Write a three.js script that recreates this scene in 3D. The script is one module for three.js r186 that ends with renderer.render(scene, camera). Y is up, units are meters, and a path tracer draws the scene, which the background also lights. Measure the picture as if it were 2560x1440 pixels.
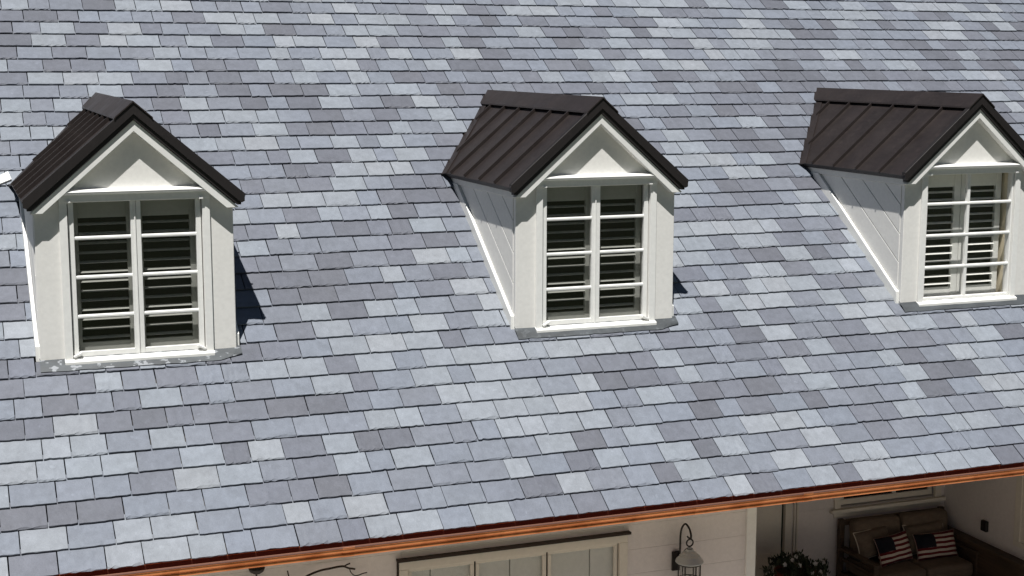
import * as THREE from 'three';
import { RoundedBoxGeometry } from 'three/addons/geometries/RoundedBoxGeometry.js';
import { mergeGeometries, toCreasedNormals } from 'three/addons/utils/BufferGeometryUtils.js';

// ------------------------------------------------------------------ camera, sky, sun, exposure
const scene = new THREE.Scene();
const camera = new THREE.PerspectiveCamera(21.93, 16 / 9, 0.1, 600);
camera.rotation.order = 'YXZ';
camera.position.set(-1.3746, 2.3247, 11.7521);
camera.rotation.set(-0.154, -0.3656, 0.0017);
camera.updateMatrixWorld(true);

const renderer = new THREE.WebGLRenderer({ antialias: true });
renderer.setSize(1024, 576);
renderer.toneMapping = THREE.LinearToneMapping;
renderer.toneMappingExposure = 1.4;
renderer.shadowMap.enabled = true;
renderer.shadowMap.type = THREE.PCFSoftShadowMap;

const SKY = 0.047;                                              // brightness of the sky
const SUN = new THREE.Vector3(-0.19, 0.925, 0.33).normalize();
// clear blue sky, paler towards the horizon and round the sun
{
  const W = 256, H = 128, d = new Float32Array(W * H * 4), v = new THREE.Vector3();
  for (let j = 0; j < H; j++) for (let i = 0; i < W; i++) {
    const el = ((j + 0.5) / H - 0.5) * Math.PI, az = ((i + 0.5) / W - 0.5) * 2 * Math.PI;
    v.set(Math.cos(el) * Math.cos(az), Math.sin(el), Math.cos(el) * Math.sin(az));
    const t = Math.pow(1 - Math.max(0, Math.sin(el)), 3), glow = Math.pow(Math.max(0, v.dot(SUN)), 24) * 0.06;
    const k = SKY * (1 + 0 * az);
    d.set([k * (0.42 + 0.85 * t + glow * 8), k * (0.8 + 0.72 * t + glow * 8), k * (1.6 + 0.25 * t + glow * 8), 1], (j * W + i) * 4);
  }
  const t = new THREE.DataTexture(d, W, H, THREE.RGBAFormat, THREE.FloatType);
  t.mapping = THREE.EquirectangularReflectionMapping; t.minFilter = t.magFilter = THREE.LinearFilter; t.needsUpdate = true;
  scene.background = t; scene.environment = t;
}

const sun = new THREE.DirectionalLight(0xfffdf9, 5);
sun.position.copy(SUN).multiplyScalar(40).add(new THREE.Vector3(4, 0, -1));
sun.target.position.set(4, 0, -1);
sun.castShadow = true;
sun.shadow.mapSize.set(4096, 4096);
Object.assign(sun.shadow.camera, { left: -14, right: 14, top: 14, bottom: -14, near: 1, far: 90 });
sun.shadow.bias = -0.0004;
scene.add(sun, sun.target);

// ------------------------------------------------------------------ helpers
function mulberry(a) {
  return () => { a |= 0; a = (a + 0x6d2b79f5) | 0; let t = Math.imul(a ^ (a >>> 15), 1 | a); t = (t + Math.imul(t ^ (t >>> 7), 61 | t)) ^ t; return ((t ^ (t >>> 14)) >>> 0) / 4294967296; };
}
const rnd = mulberry(20241);
const used = new Map();
function numbered(name) { const n = used.get(name) || 0; used.set(name, n + 1); return n ? `${name}_${String(n).padStart(3, '0')}` : name; }
function thing(name, label, category, pos = [0, 0, 0], turn = 0, group) {
  const o = new THREE.Group();
  o.name = numbered(name); o.position.set(...pos); o.rotation.y = turn;
  o.userData = { label, category };
  if (group) o.userData.group = group;
  scene.add(o);
  return o;
}
function part(name, geos, material, parent, label) {
  const list = (Array.isArray(geos) ? geos : [geos]).map((g) => (g.index ? g.toNonIndexed() : g));
  for (const g of list) for (const k of Object.keys(g.attributes)) if (!['position', 'normal', 'uv', 'color'].includes(k)) g.deleteAttribute(k);
  const g = list.length > 1 ? mergeGeometries(list) : list[0];
  const m = new THREE.Mesh(g, material);
  const kin = parent.children.filter((c) => c.name === name || c.name.startsWith(name + '_0') || c.name.startsWith(name + '_1') || c.name.startsWith(name + '_2')).length;
  m.name = kin ? `${name}_${String(kin).padStart(3, '0')}` : name;
  if (label) m.userData.label = label;
  parent.add(m);
  return m;
}
// uv in metres by the way a face points
function boxUV(g, k = 1) {
  if (g.index) g = g.toNonIndexed();
  g.computeVertexNormals();
  const p = g.attributes.position, n = g.attributes.normal, uv = new Float32Array(p.count * 2);
  for (let i = 0; i < p.count; i++) {
    const ax = Math.abs(n.getX(i)), ay = Math.abs(n.getY(i)), az = Math.abs(n.getZ(i));
    const x = p.getX(i), y = p.getY(i), z = p.getZ(i);
    if (az >= ax && az >= ay) { uv[2 * i] = x * k; uv[2 * i + 1] = y * k; } else if (ax >= ay) { uv[2 * i] = z * k; uv[2 * i + 1] = y * k; } else { uv[2 * i] = x * k; uv[2 * i + 1] = z * k; }
  }
  g.setAttribute('uv', new THREE.BufferAttribute(uv, 2));
  return g;
}
// box given by its limits, with a small rounding
function bx(x0, x1, y0, y1, z0, z1, r = 0.003) {
  const w = x1 - x0, h = y1 - y0, d = z1 - z0;
  const g = r > 0 && Math.min(w, h, d) > 2.2 * r ? new RoundedBoxGeometry(w, h, d, 1, r) : new THREE.BoxGeometry(w, h, d);
  g.translate((x0 + x1) / 2, (y0 + y1) / 2, (z0 + z1) / 2);
  const g2 = g.index ? g.toNonIndexed() : g;
  const p = g2.attributes.position, n = g2.attributes.normal, uv = g2.attributes.uv;
  for (let i = 0; i < p.count; i++) {
    const ax = Math.abs(n.getX(i)), ay = Math.abs(n.getY(i)), az = Math.abs(n.getZ(i));
    if (az >= ax && az >= ay) uv.setXY(i, p.getX(i), p.getY(i)); else if (ax >= ay) uv.setXY(i, p.getZ(i), p.getY(i)); else uv.setXY(i, p.getX(i), p.getZ(i));
  }
  return g2;
}
function shapeOf(pts, holes = []) {
  const s = new THREE.Shape(pts.map((p) => new THREE.Vector2(p[0], p[1])));
  for (const h of holes) s.holes.push(new THREE.Path(h.map((p) => new THREE.Vector2(p[0], p[1]))));
  return s;
}
// polygon in x, y pushed from z0 to z1
function prismZ(pts, z0, z1, holes = [], bevel = 0) {
  const g = new THREE.ExtrudeGeometry(shapeOf(pts, holes), { depth: z1 - z0 - 2 * bevel, bevelEnabled: bevel > 0, bevelSize: bevel, bevelThickness: bevel, bevelOffset: -bevel, bevelSegments: 1, curveSegments: 6 });
  g.translate(0, 0, z0 + bevel);
  return boxUV(g);
}
// polygon in z, y pushed from x0 to x1
function prismX(pts, x0, x1, bevel = 0) {
  const g = prismZ(pts.map(([z, y]) => [-z, y]), x0, x1, [], bevel);
  g.rotateY(Math.PI / 2);       // (x, y, z) -> (z, y, -x)
  return boxUV(g);
}
// keep the side of a convex polygon where f >= 0
function clip(poly, f) {
  const out = [];
  for (let i = 0; i < poly.length; i++) {
    const a = poly[i], b = poly[(i + 1) % poly.length], fa = f(a), fb = f(b);
    if (fa >= 0) out.push(a);
    if ((fa >= 0) !== (fb >= 0)) { const t = fa / (fa - fb); out.push([a[0] + (b[0] - a[0]) * t, a[1] + (b[1] - a[1]) * t]); }
  }
  return out;
}
function tube(points, radius, seg = 24, rad = 8, closed = false) {
  const c = new THREE.CatmullRomCurve3(points.map((p) => new THREE.Vector3(...p)), closed);
  return new THREE.TubeGeometry(c, seg, radius, rad, closed).toNonIndexed();
}

// ------------------------------------------------------------------ procedural textures
function hash(ix, iy, s) { let h = Math.imul(ix, 374761393) ^ Math.imul(iy, 668265263) ^ Math.imul(s, 2147483647 - 97); h = Math.imul(h ^ (h >>> 13), 1274126177); return ((h ^ (h >>> 16)) >>> 0) / 4294967296; }
function vnoise(x, y, per, s) {              // tiles with period per
  const x0 = Math.floor(x), y0 = Math.floor(y), fx = x - x0, fy = y - y0;
  const u = fx * fx * (3 - 2 * fx), v = fy * fy * (3 - 2 * fy);
  const w = (a) => ((a % per) + per) % per;
  const a = hash(w(x0), w(y0), s), b = hash(w(x0 + 1), w(y0), s), c = hash(w(x0), w(y0 + 1), s), d = hash(w(x0 + 1), w(y0 + 1), s);
  return a + (b - a) * u + (c - a) * v + (a - b - c + d) * u * v;
}
function fbm(x, y, per, oct, s) { let r = 0, a = 0.5, t = 0; for (let i = 0; i < oct; i++) { r += a * vnoise(x, y, per, s + i); t += a; a *= 0.5; x *= 2; y *= 2; per *= 2; } return r / t; }
function tex(size, metres, fn, srgb = true) {
  const w = Array.isArray(size) ? size[0] : size, h = Array.isArray(size) ? size[1] : size;
  const d = new Uint8Array(w * h * 4);
  for (let j = 0; j < h; j++) for (let i = 0; i < w; i++) {
    const c = fn(i / w, j / h), k = (j * w + i) * 4;
    const v = typeof c === 'number' ? [c, c, c] : c;
    for (let q = 0; q < 3; q++) d[k + q] = Math.max(0, Math.min(255, Math.round(255 * v[q])));
    d[k + 3] = 255;
  }
  const t = new THREE.DataTexture(d, w, h, THREE.RGBAFormat);
  t.wrapS = t.wrapT = THREE.RepeatWrapping; t.magFilter = THREE.LinearFilter; t.minFilter = THREE.LinearMipmapLinearFilter; t.generateMipmaps = true;
  if (srgb) t.colorSpace = THREE.SRGBColorSpace;
  if (metres) t.repeat.set(1 / metres, 1 / metres);
  t.needsUpdate = true;
  return t;
}
const mix = (a, b, t) => a + (b - a) * t;
const step = (a, b, x) => { const t = Math.max(0, Math.min(1, (x - a) / (b - a))); return t * t * (3 - 2 * t); };

// slate: cloudy cleft stone with fine grain, the odd pale scuff and scratch
const scuffs = [];
{ const r = mulberry(77); for (let i = 0; i < 46; i++) scuffs.push([r(), r(), 0.003 + 0.007 * r(), 0.002 + 0.004 * r(), r() * 3.14, 0.35 + 0.6 * r()]); }
const slateMap = tex(1024, 2.4, (u, v) => {
  let g = 0.885 + 0.05 * (fbm(u * 9, v * 9, 9, 4, 3) - 0.5) + 0.11 * (fbm(u * 60, v * 60, 60, 3, 11) - 0.5) + 0.1 * (hash(Math.floor(u * 1024), Math.floor(v * 1024), 5) - 0.5);
  const st = fbm(u * 12 + v * 5, v * 34 - u * 10, 1 << 20, 3, 21);
  g += 0.055 * (st - 0.5);
  let w = 0;
  for (const [a, b, ra, rb, th, s] of scuffs) {
    const du = u - a, dv = v - b;
    if (du * du + dv * dv > 0.0004) continue;
    const c = Math.cos(th), n = Math.sin(th), p = (du * c + dv * n) / ra, q = (dv * c - du * n) / rb;
    w = Math.max(w, s * (1 - step(0.5, 1.0, p * p + q * q + 1.1 * (fbm(u * 200, v * 200, 200, 2, 31) - 0.5))));
  }
  g = mix(g, 1.0, 0.75 * w);
  return [g, g, g * (1 - 0.012 * fbm(u * 7, v * 7, 7, 2, 41))];
});
const slateBump = tex(512, 0.6, (u, v) => 0.55 * fbm(u * 7, v * 10, 1 << 20 >> 20 ? 70 : 70, 4, 51) + 0.45 * fbm(u * 40, v * 40, 40, 3, 61), false);
const paintBump = tex(512, 0.5, (u, v) => 0.6 * fbm(u * 60, v * 60, 60, 3, 71) + 0.4 * fbm(u * 9, v * 9, 9, 2, 72), false);
const paintMap = tex(512, 1.7, (u, v) => { const g = 0.955 + 0.018 * (fbm(u * 8, v * 8, 8, 4, 81) - 0.5) + 0.04 * (fbm(u * 70, v * 70, 70, 2, 83) - 0.5); return [g, g, g * 0.995]; });
const metalMap = tex(512, 1.3, (u, v) => { const g = 0.86 + 0.2 * (fbm(u * 5, v * 5, 5, 4, 91) - 0.5) + 0.12 * (fbm(u * 90, v * 12, 1 << 16, 3, 93) - 0.5) + 0.1 * step(0.66, 0.78, fbm(u * 30, v * 30, 30, 3, 95)); return [g, g * 0.985, g * 0.98]; });
const metalRough = tex(256, 0.9, (u, v) => 0.5 + 0.3 * fbm(u * 8, v * 8, 8, 4, 97), false);
// copper: streaks along the run, brown tarnish blotches with an edge of their own
const copperMap = tex([1024, 256], 0, (u, v) => {
  const b = fbm(u * 22, v * 3, 1 << 16, 4, 101), s = fbm(u * 6, v * 60, 1 << 16, 3, 103), spots = fbm(u * 90, v * 10, 1 << 16, 3, 105);
  const t = 0.6 * step(0.4, 0.75, b) + 0.18 * (s - 0.35) + 0.22 * step(0.64, 0.72, spots);
  return [mix(0.93, 0.74, t), mix(0.63, 0.44, t), mix(0.43, 0.26, t)];
});
copperMap.repeat.set(0.25, 2);
// lead apron: grey, with paint dropped on it
const leadMap = (amount, seed) => tex(512, 1.6, (u, v) => {
  const g = 0.265 + 0.13 * (fbm(u * 10, v * 22, 1 << 16, 4, seed) - 0.5);
  const w = amount * step(0.655 - 0.055 * amount, 0.685 - 0.055 * amount, fbm(u * 34, v * 60, 1 << 16, 4, seed + 7));
  return [mix(g * 0.94, 0.66, w), mix(g, 0.67, w), mix(g * 1.05, 0.69, w)];
});
const woodMap = tex(512, 0.9, (u, v) => { const g = fbm(u * 4, v * 70, 1 << 16, 4, 121), k = fbm(u * 5, v * 5, 5, 3, 123); const a = 0.34 + 0.16 * (g - 0.5) + 0.1 * (k - 0.5); return [a, a * 0.83, a * 0.68]; });
const clothMap = tex(256, 0.3, (u, v) => { const a = 0.45 + 0.1 * (hash(Math.floor(u * 128), Math.floor(v * 128), 7) - 0.5) + 0.08 * (fbm(u * 5, v * 5, 5, 3, 133) - 0.5); return [a, a * 0.89, a * 0.78]; });
const clayMap = tex(256, 0.5, (u, v) => { const a = 0.9 + 0.25 * (fbm(u * 9, v * 9, 9, 4, 141) - 0.5); return [0.5 * a, 0.27 * a, 0.2 * a]; });
const paveMap = tex(1024, 6, (u, v) => { const a = 0.66 + 0.14 * (fbm(u * 40, v * 40, 40, 4, 151) - 0.5) + 0.08 * (fbm(u * 6, v * 6, 6, 3, 153) - 0.5); return [a, a * 0.935, a * 0.87]; });
const lawnMap = tex(512, 8, (u, v) => { const a = 0.25 + 0.16 * (fbm(u * 60, v * 60, 60, 4, 161) - 0.5) + 0.1 * (fbm(u * 7, v * 7, 7, 3, 163) - 0.5); return [a * 0.9, a * 1.02, a * 0.62]; });
// flag print of the two cushions: navy corner, thirteen stripes
const flagMap = tex([256, 256], 0, (u, v) => {
  const weave = 0.92 + 0.16 * (hash(Math.floor(u * 128), Math.floor(v * 128), 9) - 0.5);
  const wob = 0.006 * Math.sin(u * 17);
  const k = Math.floor((1 - v + wob) * 11);
  let c = k % 2 === 0 ? [0.4, 0.045, 0.075] : [0.85, 0.8, 0.74];
  if (u < 0.42 && v > 1 - 6 / 11) c = [0.035, 0.045, 0.1];
  return c.map((q) => q * weave);
});

const std = (o) => new THREE.MeshStandardMaterial(o);
const M = {
  paint: std({ color: new THREE.Color().setRGB(0.8, 0.785, 0.76), map: paintMap, bumpMap: paintBump, bumpScale: 0.0005, roughness: 0.6 }),
  gloss: std({ color: new THREE.Color().setRGB(0.84, 0.835, 0.815), map: paintMap, roughness: 0.4 }),
  jamb: std({ color: new THREE.Color().setRGB(0.72, 0.63, 0.47), map: paintMap, roughness: 0.6 }),
  shutter: std({ color: new THREE.Color().setRGB(0.78, 0.775, 0.74), map: paintMap, roughness: 0.5 }),
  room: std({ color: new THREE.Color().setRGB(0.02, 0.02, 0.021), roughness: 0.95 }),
  bronze: std({ color: new THREE.Color().setRGB(0.036, 0.028, 0.026), map: metalMap, bumpMap: metalRough, bumpScale: 0.004, roughnessMap: metalRough, roughness: 0.75, metalness: 0.25 }),
  bronzeDark: std({ color: new THREE.Color().setRGB(0.02, 0.016, 0.016), map: metalMap, roughness: 0.6, metalness: 0.2 }),
  copper: std({ color: new THREE.Color().setRGB(0.93, 0.9, 0.88), map: copperMap, roughness: 0.38, metalness: 0.8 }),
  copperBrown: std({ color: new THREE.Color().setRGB(0.2, 0.1, 0.075), roughness: 0.5, metalness: 0.6 }),
  copperDark: std({ color: new THREE.Color().setRGB(0.14, 0.045, 0.03), roughness: 0.55, metalness: 0.7 }),
  deck: std({ color: new THREE.Color().setRGB(0.05, 0.045, 0.04), roughness: 0.95 }),
  wall: std({ color: new THREE.Color().setRGB(0.78, 0.73, 0.72), map: paintMap, bumpMap: paintBump, bumpScale: 0.001, roughness: 0.7 }),
  trim: std({ color: new THREE.Color().setRGB(0.76, 0.71, 0.63), map: paintMap, roughness: 0.5 }),
  ceiling: std({ color: new THREE.Color().setRGB(0.4, 0.34, 0.28), roughness: 0.8 }),
  iron: std({ color: new THREE.Color().setRGB(0.018, 0.014, 0.012), roughness: 0.55, metalness: 0.3 }),
  tin: std({ color: new THREE.Color().setRGB(0.5, 0.52, 0.51), map: paintMap, roughness: 0.45, metalness: 0.1 }),
  wood: std({ color: new THREE.Color().setRGB(0.75, 0.7, 0.64), map: woodMap, roughness: 0.7 }),
  cloth: std({ color: new THREE.Color().setRGB(0.85, 0.82, 0.78), map: clothMap, roughness: 0.95 }),
  paleCloth: std({ color: new THREE.Color().setRGB(0.6, 0.53, 0.44), roughness: 0.95 }),
  flag: std({ map: flagMap, roughness: 0.95 }),
  clay: std({ map: clayMap, roughness: 0.85 }),
  leaf: std({ color: new THREE.Color().setRGB(0.022, 0.035, 0.014), roughness: 0.6, side: THREE.DoubleSide }),
  petal: std({ color: new THREE.Color().setRGB(0.52, 0.5, 0.49), roughness: 0.7, side: THREE.DoubleSide }),
  bark: std({ color: new THREE.Color().setRGB(0.03, 0.02, 0.015), roughness: 0.9 }),
  black: std({ color: new THREE.Color().setRGB(0.015, 0.014, 0.013), roughness: 0.5 }),
};
const glass = (t, rough = 0.02) => new THREE.MeshPhysicalMaterial({ color: new THREE.Color().setRGB(t, t, t), roughness: rough, metalness: 0, transmission: 1, thickness: 0, ior: 1.5, side: THREE.DoubleSide });
M.tinted = glass(0.5, 0.04); M.tinted.color.setRGB(0.59, 0.595, 0.585);
M.clear = glass(0.96, 0.04);
M.lampGlass = glass(0.85);

// ------------------------------------------------------------------ the lie of the main roof
const PITCH = 0.6261, SP = Math.sin(PITCH), CP = Math.cos(PITCH), TP = Math.tan(PITCH);
const S0 = -1.9708, E = 0.2039, ROWS = 41;                 // eave, course height, courses
const roofPoint = (x, s, h = 0) => new THREE.Vector3(x, s * SP + h * CP, -s * CP + h * SP);
const roofBasis = new THREE.Matrix4().makeBasis(new THREE.Vector3(1, 0, 0), new THREE.Vector3(0, SP, -CP), new THREE.Vector3(0, CP, SP));
const RX0 = -5.2, RX1 = 15.2, STOP = S0 + ROWS * E;
const DX = [0, 3.9101, 7.8472];
const FLOOR = -3.43;

// ------------------------------------------------------------------ ground
function sheet(name, x0, x1, z0, z1, y, m) {
  const g = new THREE.PlaneGeometry(x1 - x0, z1 - z0); g.rotateX(-Math.PI / 2); g.translate((x0 + x1) / 2, y, (z0 + z1) / 2);
  const p = g.attributes.position; for (let i = 0; i < p.count; i++) g.attributes.uv.setXY(i, p.getX(i), p.getZ(i));
  const o = new THREE.Mesh(g, m); o.name = name; o.userData.kind = 'structure'; scene.add(o); return o;
}
sheet('lawn', -150, 150, -150, 150, FLOOR - 0.12, std({ map: lawnMap, roughness: 1 }));
{
  const o = new THREE.Mesh(bx(-6, 16, FLOOR - 0.14, FLOOR, 0.9, 4.2, 0), std({ map: paveMap, roughness: 0.9 }));
  o.name = 'terrace'; o.userData.kind = 'structure'; scene.add(o);
}

{
  const o = new THREE.Mesh(bx(4, 10, FLOOR - 0.14, FLOOR - 0.002, -1.6, 0.899, 0), std({ color: new THREE.Color().setRGB(0.11, 0.085, 0.065), roughness: 0.7 }));
  o.name = 'porch_floor'; o.userData.kind = 'structure'; scene.add(o);
}

// ------------------------------------------------------------------ house
const HP = [4, FLOOR, -1.2];
const house = thing('house', 'white house with a long blue-grey slate roof and a copper gutter above a shaded porch', 'house', HP);
const toHouse = (g) => { g.translate(-HP[0], -HP[1], -HP[2]); return g; };
const hp = (name, geos, m, parent = house, label) => part(name, (Array.isArray(geos) ? geos : [geos]).map(toHouse), m, parent, label);

// roof deck and rear slope
const ridge = roofPoint(0, STOP - 0.02, -0.095);
const roof = hp('roof', [
  prismX([[1.52, -1.22], [ridge.z, ridge.y], [ridge.z - 6.2, ridge.y - 4.5], [ridge.z - 6.2, ridge.y - 4.62], [ridge.z, ridge.y - 0.14], [1.52, -1.26]], RX0, RX1),
], M.deck, house);

// slates -----------------------------------------------------------
const TONES = [   // linear base colours: pale blue, pale lilac, mid blue, mid grey, lilac grey, dark mauve
  [[0.264, 0.283, 0.319], 0.09], [[0.238, 0.26, 0.299], 0.22], [[0.187, 0.206, 0.25], 0.23], [[0.17, 0.184, 0.223], 0.19], [[0.146, 0.155, 0.19], 0.17], [[0.123, 0.129, 0.157], 0.1],
];
function slateGeo(w, r, color, most = 9) {
  const L = Math.min(most, E + 0.055), dz = -0.0175 / E, n = 9, t = 0.0115 + 0.004 * r();
  const v0 = [], bev = [], rough = r();
  for (let i = 0; i <= n; i++) {
    v0.push((r() - 0.5) * 0.0045 + (r() < 0.1 ? 0.006 * r() : 0));
    bev.push(0.001 + 0.004 * r() * r() + (rough > 0.62 && r() < 0.6 ? 0.006 + 0.016 * r() : 0));
  }
  const pos = [], uv = [], ou = r() * 7, ov = r() * 7;
  const P = (u, v, h) => [u, v, h];
  const tri = (a, b, c) => { for (const q of [a, b, c]) { pos.push(...q); uv.push(q[0] + ou, q[1] + q[2] + ov); } };
  const quad = (a, b, c, d) => { tri(a, b, c); tri(a, c, d); };
  const el = (r() - 0.5) * 0.003, er = (r() - 0.5) * 0.003;      // sides not quite parallel
  for (let i = 0; i < n; i++) {
    const a = (i / n) * w, b = ((i + 1) / n) * w;
    const ta = a + el * (1 - i / n) + er * (i / n), tb = b + el * (1 - (i + 1) / n) + er * ((i + 1) / n);
    const A = P(a, v0[i] + bev[i], 0), B = P(b, v0[i + 1] + bev[i + 1], 0), C = P(tb, L, L * dz), D = P(ta, L, L * dz);
    const A1 = P(a, v0[i], -0.35 * t - bev[i] * 0.25), B1 = P(b, v0[i + 1], -0.35 * t - bev[i + 1] * 0.25);
    const A2 = P(a, v0[i] + 0.002, -t), B2 = P(b, v0[i + 1] + 0.002, -t);
    quad(A, B, C, D); quad(A1, B1, B, A); quad(A2, B2, B1, A1);
    if (i === 0) { quad(A2, A1, A, P(a, v0[0] + bev[0], -t)); quad(P(a, v0[0] + bev[0], -t), A, D, P(ta, L, L * dz - t)); }
    if (i === n - 1) { quad(B1, B2, P(b, v0[n] + bev[n], -t), B); quad(B, P(b, v0[n] + bev[n], -t), P(tb, L, L * dz - t), C); }
  }
  const g = new THREE.BufferGeometry();
  g.setAttribute('position', new THREE.Float32BufferAttribute(pos, 3));
  g.setAttribute('uv', new THREE.Float32BufferAttribute(uv, 2));
  if (color) { const c = new Float32Array(pos.length); for (let i = 0; i < c.length; i += 3) c.set(color, i); g.setAttribute('color', new THREE.BufferAttribute(c, 3)); }
  g.computeVertexNormals();
  return g;
}
const slateMat = std({ vertexColors: true, map: slateMap, bumpMap: slateBump, bumpScale: 0.0035, roughness: 0.68 });
{
  const r = mulberry(4711);
  const widths = [0.318, 0.318, 0.2, 0.256, 0.318, 0.256, 0.2];
  const list = [];
  let prev = [];
  const toneAt = (x, k) => {
    // loads were mixed as they came off the pallet: neighbours tend to be alike, in drifts that climb sideways
    const bias = fbm((x + k * 0.11) * 1.1 + 40, k * 0.45 + 9, 1 << 16, 2, 201) - 0.5;
    let q = r() + bias * 1.0; q = Math.max(0, Math.min(0.9999, q));
    let a = 0; for (const [c, p] of TONES) { a += p; if (q < a) return c; }
    return TONES[5][0];
  };
  for (let k = 0; k < ROWS; k++) {
    let x = RX0 + r() * 0.3, idx = Math.floor(r() * widths.length);
    const joints = [];
    while (x < RX1) {
      let w = widths[idx % widths.length] + (r() - 0.5) * 0.006; idx += r() < 0.12 ? 2 : 1;
      for (let tries = 0; tries < 6; tries++) {
        if (!prev.some((j) => Math.abs(j - (x + w)) < 0.045)) break;
        w = widths[Math.floor(r() * widths.length)] + (r() - 0.5) * 0.006;
      }
      if (!prev.every((j) => Math.abs(j - (x + w)) > 0.02)) w += 0.04;
      const gap = 0.005 + 0.005 * r();
      const s = S0 + k * E + (r() - 0.5) * 0.009;
      joints.push(x + w);
      const c0 = toneAt(x, k), jt = 1 + (r() - 0.5) * 0.1, tint = (r() - 0.85) * 0.02;
      const col = [c0[0] * (jt + tint), c0[1] * jt, c0[2] * (jt - tint)];
      list.push({ x: x + gap / 2, w: w - gap, s, k, col, tilt: (r() - 0.5) * 0.012, lift: (r() - 0.5) * 0.002 });
      x += w;
    }
    prev = joints;
  }
  // slates wholly inside a dormer are not there
  const inside = (o) => DX.some((X) => {
    const u = o.x + o.w / 2 - X, sTop = o.s + E;
    return o.x > X - 0.74 && o.x + o.w < X + 0.74 && o.s > 0.0 && sTop < (1.86 - 0.86 * Math.abs(u)) / SP;
  });
  for (const o of list) for (const X of DX) {
    if (o.s + E > 2.05 || o.s < -0.2) continue;
    if (o.s < 0.0) { if (Math.abs(o.x + o.w / 2 - X) < 0.7) o.most = 0.02 - o.s; continue; }
    if (o.x < X - 0.735 && o.x + o.w > X - 0.735) o.w = X - 0.735 - o.x;             // cut against the cheeks of a dormer
    else if (o.x < X + 0.735 && o.x + o.w > X + 0.735) { o.w -= X + 0.735 - o.x; o.x = X + 0.735; }
  }
  const shown = list.filter((o) => !inside(o) && o.w > 0.012);
  // how large each shows in the picture
  const v = new THREE.Vector3();
  const inv = camera.matrixWorldInverse.copy(camera.matrixWorld).invert();
  for (const o of shown) {
    v.copy(roofPoint(o.x + o.w / 2, o.s + E / 2));
    const hiddenBy = DX.some((X) => Math.abs(o.x + o.w / 2 - X) < 0.85 && o.s > -0.05 && o.s < 2.6);
    v.applyMatrix4(inv);
    const px = v.x / -v.z, py = v.y / -v.z, t = Math.tan((camera.fov / 2) * Math.PI / 180);
    o.area = !hiddenBy && Math.abs(py) < t && Math.abs(px) < t * 16 / 9 ? o.w / (v.z * v.z) : 0;
  }
  shown.sort((a, b) => b.area - a.area);
  const rest = [];
  const basis = new THREE.Matrix4();
  shown.forEach((o, i) => {
    const g = slateGeo(o.w, r, o.col, o.most);
    const m = new THREE.Matrix4().makeRotationZ(o.tilt).premultiply(roofBasis).setPosition(roofPoint(o.x, o.s, o.lift).sub(new THREE.Vector3(...HP)));
    if (i < 300) {
      const mesh = new THREE.Mesh(g, slateMat);
      mesh.name = i ? `slate_${String(i).padStart(3, '0')}` : 'slate';
      m.decompose(mesh.position, mesh.quaternion, mesh.scale);
      roof.add(mesh);
    } else rest.push(g.applyMatrix4(m));
  });
  const field = new THREE.Mesh(mergeGeometries(rest), slateMat);
  field.name = 'slate_courses'; field.userData.kind = 'stuff';
  roof.add(field);
}

// eave: copper gutter on a fascia board, soffit -----------------------------------
{
  const prof = [[1.558, -1.175], [1.561, -1.175], [1.561, -1.232], [1.69, -1.232], [1.7, -1.222], [1.702, -1.212], [1.698, -1.207], [1.7, -1.2], [1.712, -1.19], [1.717, -1.178], [1.717, -1.168], [1.71, -1.163], [1.71, -1.15], [1.714, -1.146], [1.722, -1.146],
    [1.727, -1.151], [1.727, -1.162], [1.723, -1.168], [1.724, -1.18], [1.719, -1.194], [1.708, -1.204], [1.706, -1.209], [1.71, -1.214], [1.71, -1.224], [1.703, -1.236], [1.693, -1.24], [1.554, -1.24], [1.554, -1.175]];
  const g = prismX(prof.map(([z, y]) => [z > 1.65 ? z + 0.034 : z, -1.146 + (y + 1.146) * 0.9]), RX0, RX1);
  hp('gutter', g, M.copper, house, 'bright copper gutter along the eave');
  const lip = []; for (let i = 0; i < 8; i++) { const a = i / 8 * 6.2832; lip.push([1.7545 + 0.0095 * Math.cos(a), -1.1545 + 0.0095 * Math.sin(a)]); }
  hp('gutter_lip', prismX(lip, RX0, RX1), M.copperBrown);
  for (const x of [-1.9, 1.2, 5.02, 8.3]) hp('gutter_joint', prismX(prof.filter(([z]) => z > 1.695).map(([z, y]) => [z + 0.0365 - (z < 1.71 ? 0.003 : 0), -1.147 + (y + 1.146) * 0.915]), x - 0.045, x + 0.045), M.copper);
  hp('gutter_lining', [bx(RX0, RX1, -1.222, -1.2195, 1.562, 1.72, 0), bx(RX0, RX1, -1.219, -1.177, 1.5615, 1.563, 0)], M.copperDark);
  hp('fascia_board', bx(RX0, RX1, -1.255, -1.184, 1.525, 1.553), M.trim);
  hp('soffit', bx(RX0, RX1, -1.262, -1.245, 1.1, 1.524, 0), M.trim);
}

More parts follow.
